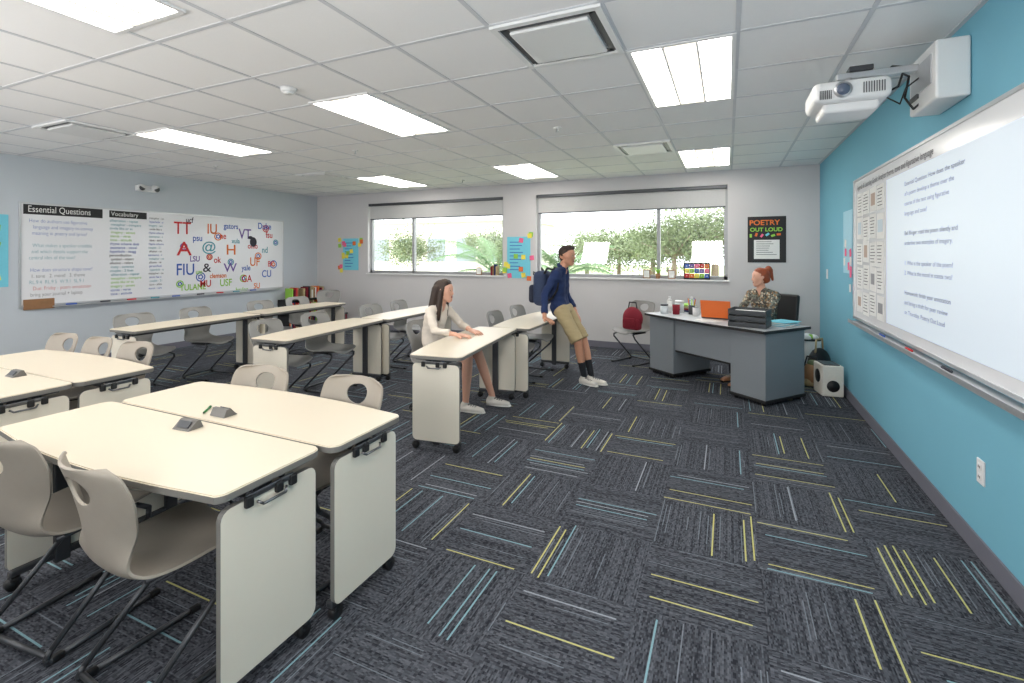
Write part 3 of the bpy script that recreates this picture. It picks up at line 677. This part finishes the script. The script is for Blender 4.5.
onsill(b,'book_row',-3.78)
b=MB(); w,d,h=0.95,0.3,0.60
for s in (-1,1): b.box((s*(w/2-0.01),0,h/2),(0.02,d,h),M_black)
for z in (0.03,0.31,h): b.box((0,0,z),(w,d,0.02),M_black)
b.box((0,d/2-0.006,h/2),(w,0.01,h),M_black)
random.seed(5)
for z in (0.04,0.32,h+0.01):
    x=-w/2+0.04
    while x<w/2-0.06:
        t=random.uniform(.02,.045); hh=random.uniform(.16,.24)
        if z<h or random.random()<0.7: b.box((x+t/2,-0.02,z+hh/2),(t-0.002,0.19,hh),random.choice([M_red,M_navy,M_khaki,M_paper,M_redink,M_wood,M_red,M_grn,M_orgink,M_dgrey]),bev=0.002)
        x+=t
b.obj('bookcase',(-7.83,7.12,0),90)
b=MB(); b.box((0,0,0.14),(0.38,0.28,0.28),M_red,bev=0.02); b.box((0,0,0.29),(0.40,0.30,0.03),M_dgrey,bev=0.005)
for s in (-1,1): b.box((s*0.195,0,0.2),(0.01,0.1,0.03),M_black,bev=0.003)
b.obj('storage_bin',(-7.3,7.45,0),0)

# ---------------- people ----------------
class Fig:
    def __init__(s): s.P=[]
    def c(s,a,ra,b_,rb,m,sm=1.0,flat=False): s.P.append((np.array(a,float),ra,np.array(b_,float),rb,m,sm,flat))
def nrm(v): v=np.array(v,float); return v/np.linalg.norm(v)
def rotv(v,ax,a):
    return np.array(Matrix.Rotation(a,3,Vector(ax))@Vector(v))
def hand(f,wr,d,n,side,m,curl=1.0):
    wr=np.array(wr,float); d=nrm(d); n=np.array(n,float); n=nrm(n-d*np.dot(n,d)); s=np.cross(d,n)*side
    L=[0.062,0.07,0.066,0.052]
    for i in range(4):
        o=(1.5-i)*0.0215
        kn=wr+d*0.082+s*o
        f.c(wr+s*o*0.5,0.016,kn,0.0125,m,0.15)
        dd=nrm(d+s*(1.5-i)*0.08); p=kn
        for k,(fr,an) in enumerate(((0.42,0.25),(0.32,0.4),(0.26,0.35))):
            ax=np.cross(dd,n); dd=rotv(dd,nrm(ax),an*curl); q=p+dd*L[i]*fr
            f.c(p,0.0092-0.0008*k,q,0.0086-0.0008*k,m,0.05); p=q
    b0=wr+d*0.022+s*0.024; b1=b0+nrm(d*0.6+s*0.8+n*0.2)*0.038; b2=b1+nrm(d*0.9+s*0.35+n*0.2)*0.03
    f.c(wr+d*0.01+s*0.01,0.014,b0,0.014,m,0.15); f.c(b0,0.0125,b1,0.0105,m,0.05); f.c(b1,0.0102,b2,0.0085,m,0.05)
def head(f,c,fw,up,m,hair,style,sc=1.0):
    c=np.array(c,float); fw=nrm(fw); up=np.array(up,float); up=nrm(up-fw*np.dot(up,fw)); l=np.cross(up,fw)
    P=lambda a,b_,u: c+(fw*a+l*b_+up*u)*sc
    r=lambda x:x*sc
    f.c(P(-0.03,0.0,0.03),r(.076),P(0.010,0,0.030),r(.074),m,0.4)
    f.c(P(0.022,0.018,0.005),r(.054),P(0.050,0.010,-0.078),r(.028),m,0.4)
    f.c(P(0.022,-0.018,0.005),r(.054),P(0.050,-0.010,-0.078),r(.028),m,0.4)
    f.c(P(0.0,0.045,-0.045),r(.024),P(0.052,0.012,-0.088),r(.021),m,0.4); f.c(P(0.0,-0.045,-0.045),r(.024),P(0.052,-0.012,-0.088),r(.021),m,0.4)
    f.c(P(0.071,0,0.020),r(.009),P(0.087,0,-0.020),r(.011),m,0.15)
    for s in (-1,1):
        f.c(P(0.080,0.010*s,-0.025),r(.008),P(0.078,0.012*s,-0.025),r(.007),m,0.1)
        f.c(P(0.076,0.016*s,0.036),r(.0058),P(0.066,0.042*s,0.036),r(.005),hair,0.1)
        f.c(P(0.0615,0.030*s,0.014),r(.0128),P(0.0617,0.030*s,0.014),r(.0128),M_eye,0.0)
        f.c(P(0.0705,0.031*s,0.014),r(.0060),P(0.0710,0.031*s,0.014),r(.0060),M_iris,0.0)
        f.c(P(-0.008,0.072*s,0.018),r(.012),P(0.0,0.069*s,-0.018),r(.008),m,0.1)
        f.c(P(-0.018,0.077*s,0.014),r(.008),P(-0.012,0.074*s,-0.008),r(.007),m,0.1)
    f.c(P(0.074,0.016,-0.053),r(.0048),P(0.079,0,-0.051),r(.0066),M_lips,0.05); f.c(P(0.074,-0.016,-0.053),r(.0048),P(0.079,0,-0.051),r(.0066),M_lips,0.05)
    if style=='short':
        f.c(P(-0.045,0,0.042),r(.074),P(-0.002,0,0.060),r(.069),hair,0.3)
        f.c(P(0.0,0,0.085),r(.045),P(0.052,0.0,0.096),r(.026),hair,0.2)
        f.c(P(-0.05,0.0,0.0),r(.062),P(-0.055,0,-0.03),r(.045),hair,0.3)
        for s in (-1,1): f.c(P(-0.035,0.035*s,0.03),r(.045),P(0.0,0.048*s,0.06),r(.030),hair,0.3)
        for i in range(22):
            a=i*2.4; q=0.055*math.sqrt((i+1)/22)
            f.c(P(-0.01+q*math.cos(a),q*math.sin(a),0.105),r(.018),P(0.012+q*1.1*math.cos(a),q*1.1*math.sin(a),0.132-q*.3),r(.007),hair,0.1)
    elif style=='long':
        f.c(P(-0.04,0,0.035),r(.083),P(-0.004,0,0.052),r(.075),hair,0.3)
        for s in (-1,1):
            f.c(P(0.025,0.03*s,0.085),r(.030),P(0.0,0.074*s,0.0),r(.020),hair,0.2)
            f.c(P(-0.005,0.074*s,0.0),r(.022),P(-0.02,0.080*s,-0.13),r(.028),hair,0.2)
            f.c(P(-0.02,0.080*s,-0.13),r(.028),P(-0.02,0.085*s,-0.27),r(.014),hair,0.2)
        for i,o in enumerate((-0.06,-0.03,0.0,0.03,0.06)):
            f.c(P(-0.06,o,0.02),r(.05),P(-0.10,o*1.3,-0.16),r(.038),hair,0.2); f.c(P(-0.10,o*1.3,-0.16),r(.036),P(-0.115,o*1.5,-0.33-0.02*(i%2)),r(.012),hair,0.1)
        for i in range(18):
            o=-0.085+0.01*i; f.c(P(-0.09-0.02*math.cos(i*2.1),o*0.8,-0.02),r(.010),P(-0.135+0.012*math.cos(i*2.1)+abs(o)*0.4,o*1.2,-0.30-0.03*math.sin(i*1.7)),r(.006),hair,0.05)
    else:
        f.c(P(-0.04,0,0.038),r(.077),P(-0.004,0,0.052),r(.072),hair,0.3)
        for s in (-1,1): f.c(P(0.03,0.02*s,0.09),r(.022),P(-0.01,0.066*s,0.03),r(.018),hair,0.2); f.c(P(-0.06,0.02*s,-0.02),r(.05),P(-0.03,0.045*s,0.03),r(.038),hair,0.2)
        f.c(P(-0.10,0,0.10),r(.040),P(-0.115,0,0.08),r(.036),hair,0.2); f.c(P(-0.12,0,0.08),r(.028),P(-0.14,0,-0.03),r(.014),hair,0.1)
def foot(f,ank,d,m,sole):
    ank=np.array(ank,float); d=nrm((d[0],d[1],0)); s=np.array((-d[1],d[0],0)); z=np.array((0,0,1.))
    g=np.array((ank[0],ank[1],0.))
    f.c(g-d*0.005+z*0.082,0.036,g-d*0.03+z*0.045,0.034,m,0.2)
    for q in (-1,1):
        f.c(g-d*0.03+s*q*0.008+z*0.04,0.032,g+d*0.11+s*q*0.014+z*0.034,0.026,m,0.2)
        f.c(g+d*0.11+s*q*0.014+z*0.034,0.026,g+d*0.165+s*q*0.010+z*0.030,0.020,m,0.2)
        f.c(g-d*0.045+s*q*0.014+z*0.012,0.0118,g+d*0.10+s*q*0.028+z*0.012,0.0118,sole,0.05); f.c(g+d*0.10+s*q*0.028+z*0.012,0.0118,g+d*0.18+s*q*0.014+z*0.012,0.0118,sole,0.05)
        f.c(g-d*0.045+z*0.012,0.0118,g+d*0.19+z*0.012,0.0118,sole,0.05)
    for k in range(4):
        p=g+d*(0.035+0.022*k)+z*(0.078-0.006*k); f.c(p-s*0.018,0.005,p+s*0.018,0.005,M_lace,0.0)
def body(f,J,l,top,bot,skin,k=1.0,shoulder_r=0.055):
    l=np.array(l,float); A=lambda n:np.array(J[n],float)
    pel,wa,ch,nb=A('pel'),A('waist'),A('chest'),A('neck')
    f.c(A('hipL'),.092*k,A('hipR'),.092*k,bot)
    for s in (-1,1):
        f.c(pel+l*s*.05,.100*k,wa+l*s*.045,.092*k,top)
        f.c(wa+l*s*.045,.092*k,ch+l*s*.065*k,.100*k,top)
        f.c(ch+l*s*.065*k,.100*k,nb+l*s*.05-np.array((0,0,.03)),.060*k,top)
    for sd in 'LR':
        f.c(nb-np.array((0,0,.015)),.052*k,A('sh'+sd),shoulder_r*k,top)
        f.c(ch,.085*k,A('sh'+sd)-np.array((0,0,.03)),shoulder_r*k,top)
    f.c(nb-np.array((0,0,.02)),.055*k,A('hb'),.050*k,skin,0.6)
CLOTH=None
def make(f,name,voxel=0.0055):
    b=MB()
    dm=M_skin
    for a,ra,c,rc,m,sm,fl in f.P:
        b.sph(a,ra,dm,seg=20); 
        if np.linalg.norm(a-c)>1e-3:
            if not fl: b.sph(c,rc,dm,seg=20)
            b.cyl(a,c,ra,dm,r2=rc,seg=24)
    me=b.mesh('tmp'); o=bpy.data.objects.new('tmp',me); COL.objects.link(o)
    r=o.modifiers.new('r','REMESH'); r.mode='VOXEL'; r.voxel_size=voxel
    dg=bpy.context.evaluated_depsgraph_get(); m2=bpy.data.meshes.new_from_object(o.evaluated_get(dg)); bpy.data.objects.remove(o)
    n=len(m2.vertices); co=np.empty(n*3); m2.vertices.foreach_get('co',co); co=co.reshape(-1,3)
    e=np.empty(len(m2.edges)*2,dtype=np.int64); m2.edges.foreach_get('vertices',e); e=e.reshape(-1,2)
    def near(pts):
        best=np.full(len(pts),1e9); idx=np.zeros(len(pts),int)
        for i,(a,ra,c,rc,m,sm,fl) in enumerate(f.P):
            d=c-a; L=max(np.dot(d,d),1e-9); tr=(pts-a)@d/L; t=np.clip(tr,0,1)
            q=np.linalg.norm(pts-(a+t[:,None]*d),axis=1)-(ra+t*(rc-ra))
            if fl:
                ax=np.maximum(tr-1,0)*math.sqrt(L); rad=np.linalg.norm(pts-(a+tr[:,None]*d),axis=1)-rc
                q=np.where(tr>1,np.maximum(ax,rad),q)
            k=q<best; best[k]=q[k]; idx[k]=i
        return idx
    nv=near(co)
    sm=np.array([p[5] for p in f.P])[nv]
    deg=np.bincount(e.ravel(),minlength=n).astype(float)
    for it in range(14):
        acc=np.zeros_like(co)
        for ax in range(3):
            acc[:,ax]=np.bincount(e[:,0],weights=co[e[:,1],ax],minlength=n)+np.bincount(e[:,1],weights=co[e[:,0],ax],minlength=n)
        w=0.6*np.clip(sm,0,1)[:,None]
        if it<2: w=np.maximum(w,0.35)
        co=co*(1-w)+acc/np.maximum(deg,1)[:,None]*w
    m2.vertices.foreach_set('co',co.ravel()); m2.update()
    nr=np.empty(n*3); m2.vertices.foreach_get('normal',nr); nr=nr.reshape(-1,3)
    cl=np.array([p[4] in CLOTH for p in f.P])[nv]
    for i in np.nonzero(cl)[0]:
        v=co[i]; q=noise.noise((v[0]*9,v[1]*9,v[2]*22))*0.0065+noise.noise((v[0]*22+5,v[1]*22,v[2]*34))*0.003
        co[i]=v+nr[i]*q
    m2.vertices.foreach_set('co',co.ravel())
    np_=len(m2.polygons); cen=np.empty(np_*3); m2.update(); m2.polygons.foreach_get('center',cen); ix=near(cen.reshape(-1,3))
    mats=[]; mid=[]
    for p in f.P:
        if p[4] not in mats: mats.append(p[4])
        mid.append(mats.index(p[4]))
    m2.materials.clear()
    for m in mats: m2.materials.append(m)
    m2.polygons.foreach_set('material_index',np.array(mid,dtype=np.int32)[ix]); m2.polygons.foreach_set('use_smooth',np.ones(np_,dtype=bool)); m2.update(); m2.name=name
    return inst(m2,name)
M_tpants=mat('slacks_black',(35,35,42),0.9)
CLOTH=[M_navy,M_khaki,M_cream,M_denim,M_blouse,M_tpants]

# --- young man perched on desk edge ---
f=Fig(); l=(0,1,0)
J=dict(pel=(-1.81,5.45,.84),hipL=(-1.78,5.54,.835),hipR=(-1.78,5.36,.835),waist=(-1.84,5.45,1.0),chest=(-1.835,5.45,1.16),neck=(-1.79,5.45,1.325),hb=(-1.755,5.445,1.40),shL=(-1.82,5.62,1.265),shR=(-1.82,5.28,1.265))
body(f,J,l,M_navy,M_khaki,M_skin)
f.c((-1.82,5.52,.88),.10,(-1.82,5.38,.88),.10,M_navy)
f.c((-1.81,5.50,1.35),.026,(-1.74,5.46,1.335),.022,M_navy,.3); f.c((-1.81,5.40,1.35),.026,(-1.74,5.44,1.335),.022,M_navy,.3); f.c((-1.83,5.48,1.37),.026,(-1.83,5.42,1.37),.026,M_navy,.3)
f.c(J['shR'],.058,(-1.93,5.21,1.02),.048,M_navy,1.0); f.c((-1.93,5.21,1.02),.047,(-1.90,5.13,.825),.038,M_navy,.6,True); f.c((-1.90,5.13,.85),.026,(-1.895,5.115,.785),.024,M_skin,.4)
hand(f,(-1.893,5.11,.775),(0.75,-0.3,-0.22),(-0.1,0,-1),-1,M_skin,0.6)
f.c(J['shL'],.058,(-1.84,5.71,1.02),.048,M_navy); f.c((-1.84,5.71,1.02),.047,(-1.70,5.62,.845),.037,M_navy,.6,True); f.c((-1.715,5.63,.86),.026,(-1.675,5.60,.81),.024,M_skin,.4)
hand(f,(-1.672,5.597,.805),(0.50,-0.25,-0.75),(-0.85,-0.1,-0.5),1,M_skin,0.5)
for hip,kn,ak,td in ((J['hipR'],(-1.56,5.31,.49),(-1.51,5.38,.10),(0.9,-0.35)),(J['hipL'],(-1.55,5.50,.49),(-1.44,5.44,.10),(0.97,-0.1))):
    hip,kn,ak=map(lambda v:np.array(v,float),(hip,kn,ak))
    f.c(hip,.088,hip+(kn-hip)*0.5,.080,M_khaki); f.c(hip+(kn-hip)*0.5,.080,hip+(kn-hip)*0.97,.080,M_khaki,.35,True)
    f.c(hip+(kn-hip)*0.8,.056,kn,.052,M_skin); f.c(kn,.050,kn+(ak-kn)*.35,.052,M_skin); f.c(kn+(ak-kn)*.35,.052,kn+(ak-kn)*.6,.042,M_skin)
    f.c(kn+(ak-kn)*.6,.044,ak,.034,M_sock); foot(f,ak,td,M_shoe,M_sole)
head(f,(-1.725,5.445,1.472),(1,-0.12,-0.06),(0,0,1),M_skin,M_hairb,'short',1.03)
make(f,'young_man')
b=MB(); b.box((0,0,0),(0.18,0.30,0.42),mat('backpack_blue',(48,62,92),0.8,noise=.2),bev=0.075,seg=5); b.box((-0.10,0,-0.07),(0.09,0.24,0.22),mat('backpack_dark',(35,42,62),0.8),bev=0.04,seg=4)
b.tube([(-0.10,-0.06,0.16),(-0.125,0,0.19),(-0.10,0.06,0.16)],0.008,M_black); b.box((-0.148,0,-0.05),(0.004,0.16,0.008),M_alu)
b.tube([(0.0,-0.03,0.2),(-0.02,0,0.24),(0,0.03,0.2)],0.01,M_black)
for s in (-1,1): b.tube([(0.06,s*0.12,0.18),(0.10,s*0.13,0.245),(0.20,s*0.135,0.225),(0.245,s*0.14,0.12),(0.235,s*0.15,0.0),(0.18,s*0.16,-0.10),(0.07,s*0.13,-0.16)],0.013,M_black)
bp=b.obj('backpack',(-2.04,5.45,1.09)); bp.rotation_euler=(0,0.02,0)

# --- seated girl ---
f=Fig()
J=dict(pel=(-2.63,4.0,.555),hipL=(-2.60,4.085,.55),hipR=(-2.60,3.915,.55),waist=(-2.66,4.0,.72),chest=(-2.62,4.0,.88),neck=(-2.57,4.0,1.00),hb=(-2.54,4.0,1.06),shL=(-2.59,4.15,.955),shR=(-2.59,3.85,.955))
body(f,J,l,M_cream,M_denim,M_skin2,k=0.86,shoulder_r=0.05)
f.c(J['shR'],.045,(-2.48,3.76,.785),.038,M_cream); f.c((-2.48,3.76,.785),.037,(-2.34,3.80,.772),.032,M_cream,.6,True); f.c((-2.36,3.795,.769),.024,(-2.285,3.815,.762),.021,M_skin2,.4)
hand(f,(-2.28,3.817,.757),(1,.25,-.06),(0,0,-1),-1,M_skin2,.5)
f.c(J['shL'],.045,(-2.46,4.22,.785),.038,M_cream); f.c((-2.46,4.22,.785),.037,(-2.33,4.13,.772),.032,M_cream,.6,True); f.c((-2.35,4.14,.769),.024,(-2.275,4.09,.762),.021,M_skin2,.4)
hand(f,(-2.27,4.088,.757),(1,-.5,-.06),(0,0,-1),1,M_skin2,.5)
for hip,kn,ak,td in ((J['hipR'],(-2.20,3.89,.545),(-2.27,3.98,.10),(0.95,0.1)),(J['hipL'],(-2.20,4.09,.545),(-2.13,4.26,.10),(0.9,0.1))):
    hip,kn,ak=map(lambda v:np.array(v,float),(hip,kn,ak))
    f.c(hip,.080,hip+(kn-hip)*0.55,.072,M_denim,.5,True); f.c(hip+(kn-hip)*0.4,.062,kn,.050,M_skin2); f.c(kn,.050,kn+(ak-kn)*.35,.049,M_skin2); f.c(kn+(ak-kn)*.35,.049,ak,.031,M_skin2); foot(f,ak,td,M_shoe,M_sole)
head(f,(-2.515,4.0,1.135),(1,0.12,-0.02),(0,0,1),M_skin2,M_hairb,'long',0.98)
make(f,'seated_girl')

# --- teacher ---
f=Fig(); fw=np.array((-.629,-.777,0)); ll=np.array((.777,-.629,0)); O=np.array(td_local(0.07,0.70))
def Q(a,s,z): return tuple(O+fw*a+ll*s+np.array((0,0,z)))
l=tuple(ll)
J=dict(pel=Q(0,0,.565),hipL=Q(.03,.09,.56),hipR=Q(.03,-.09,.56),waist=Q(-.02,0,.75),chest=Q(.02,0,.93),neck=Q(.05,0,1.07),hb=Q(.07,0,1.13),shL=Q(.03,.165,1.015),shR=Q(.03,-.165,1.015))
body(f,J,l,M_blouse,M_tpants,M_skin2,k=0.93,shoulder_r=0.052)
for sgn,sh in ((1,'shL'),(-1,'shR')):
    el=Q(.17,.20*sgn,.80); wr=Q(.38,.10*sgn,.785)
    f.c(J[sh],.050,el,.042,M_blouse); f.c(el,.036,wr,.024,M_skin2,.5); hand(f,wr,tuple(fw-ll*sgn*.35+np.array((0,0,-.05))),(0,0,-1),sgn,M_skin2,.5)
    hip=np.array(J['hipL' if sgn>0 else 'hipR']); kn=np.array(Q(.44,.10*sgn,.54)); ak=np.array(Q(.50+.06*sgn,.10*sgn,.10))
    f.c(hip,.085,kn,.060,M_tpants); f.c(kn,.058,kn+(ak-kn)*.4,.052,M_tpants); f.c(kn+(ak-kn)*.4,.052,ak,.038,M_tpants); foot(f,ak,tuple(fw),mat('shoe_tan',(170,120,85)),M_black)
head(f,Q(.085,0,1.215),(-0.97,-0.22,-0.05),(0,0,1),M_skin2,M_hairr,'bun',1.0)
make(f,'teacher')

# ---------------- exterior ----------------
b=MB(); b.b2((-60,YB+0.25,-0.35),(50,80,-0.3),M_grass); b.obj('ground_lawn')
b=MB(); b.b2((-60,YB+6.5,-0.3),(50,YB+14,-0.285),M_conc); b.obj('parking_lot')
b=MB(); b.b2((-45,39,-0.3),(-17,49,4.5),M_bldg); b.b2((-45.5,38.5,4.5),(-16.5,49.5,4.9),M_alu)
for i in range(8): b.b2((-43+3.3*i,38.95,0.8),(-41+3.3*i,39.02,3.0),M_bglass)
b.obj('neighbouring_building')
def tree_mesh(seed,h=6,R=2.6,n=5500):
    random.seed(seed); b=MB(); b.cyl((0,0,-0.3),(0.1,0,h*0.5),0.18,M_trunk,r2=0.11)
    blobs=[(random.gauss(0,R*.42),random.gauss(0,R*.42),h*0.50+random.uniform(-.25,.3)*h*.5,R*random.uniform(.25,.5)) for _ in range(18)]
    for q in blobs: b.cyl((0.1,0,h*0.35),(q[0],q[1],q[2]),0.06,M_trunk,r2=0.02,seg=6)
    for i in range(n):
        q=random.choice(blobs); d=Vector((random.gauss(0,1),random.gauss(0,1),random.gauss(0,1)))*q[3]*0.55
        p=Vector(q[:3])+d; u=Vector((random.gauss(0,1),random.gauss(0,1),random.gauss(0,1))).normalized()*0.10; w=u.orthogonal().normalized()*0.05
        b.face([p-u,p+w,p+u,p-w],M_leaf)
    return b.mesh('shade_tree')
T1,T2=tree_mesh(1,5),tree_mesh(2,4.2,2.8)
for i,(x,y,s) in enumerate(((-3.9,28,.9),(-0.6,26,1.1),(-8.5,31,.85),(-15,31,.8),(3.5,28,1.1),(-2.4,25,.8),(-21.5,30,.85),(-6.2,30,.75))):
    o=inst(T1 if i%2 else T2,'shade_tree',(x,y,0),i*50); o.scale=(s,s,s)
def palm_mesh(seed,h=1.3,Lf=1.7,nf=20):
    random.seed(seed); b=MB(); b.cyl((0,0,-0.3),(0,0,h),0.13,M_trunk,r2=0.09)
    for i in range(nf):
        a=2*math.pi*i/nf+random.uniform(-.15,.15); el=random.uniform(0.35,1.2); p=Vector((0,0,h)); d=Vector((math.cos(a)*math.cos(el),math.sin(a)*math.cos(el),math.sin(el)))
        n=16
        for k in range(n):
            side=Vector((-math.sin(a),math.cos(a),0))
            q=p+d*(Lf/n); b.cyl(p,q,0.012,M_palm,r2=0.01,seg=5)
            ln=0.42*math.sin(math.pi*(k+1.5)/(n+2))
            for s in (-1,1):
                for m_ in (0,.5):
                    base=p+d*(Lf/n)*m_; tip=base+(side*s*0.8+d*0.7+Vector((0,0,-0.35))).normalized()*ln
                    wv=d*0.018; b.face([base-wv,base+wv,tip],M_palm)
            p=q; d=(d+Vector((0,0,-0.10))).normalized()
    return b.mesh('palm_tree')
P1=palm_mesh(4,0.95,1.8,18); P2=palm_mesh(9,0.95,1.5,14)
for x,y,m in ((-5.1,10.4,P1),(-3.45,10.4,P2)): inst(m,'palm_tree',(x,y,0))

# ---------------- lights / world ----------------
w=bpy.data.worlds.new('sky'); scene.world=w; w.use_nodes=True
bg=w.node_tree.nodes['Background']; bg.inputs[0].default_value=(0.93,0.965,1.0,1); bg.inputs[1].default_value=4.2
sl=bpy.data.lights.new('sun','SUN'); sl.energy=5; sl.angle=0.02; sl.color=(1,.96,.9); so=bpy.data.objects.new('sun',sl); COL.objects.link(so)
so.rotation_euler=(math.radians(42),0,math.radians(-25))
# unseen fill lights added behind the camera, aimed up to brighten the ceiling
for i,(x,y,e) in enumerate(((-0.6,-0.9,62),(-4.2,-0.9,62),(-7.0,-0.9,40))):
    al=bpy.data.lights.new('added_ceiling_fill','AREA'); al.shape='SQUARE'; al.size=0.9; al.energy=e; al.color=(1,0.99,0.97)
    ao=bpy.data.objects.new('added_ceiling_fill',al); COL.objects.link(ao); ao.location=(x,y,1.55)
    ao.rotation_euler=Vector((0,0.80,0.55)).to_track_quat('-Z','Y').to_euler()

cam=bpy.data.cameras.new('camera'); co=bpy.data.objects.new('camera',cam); COL.objects.link(co)
co.location=(0,0,1.5); co.rotation_euler=(math.pi/2,0,YAW); cam.sensor_width=36; cam.clip_start=0.05
cam.lens=F_/1024*36; cam.shift_y=-(341.5-HZ)/1024
scene.camera=co
scene.view_settings.view_transform='Standard'; scene.view_settings.look='None'; scene.view_settings.exposure=0
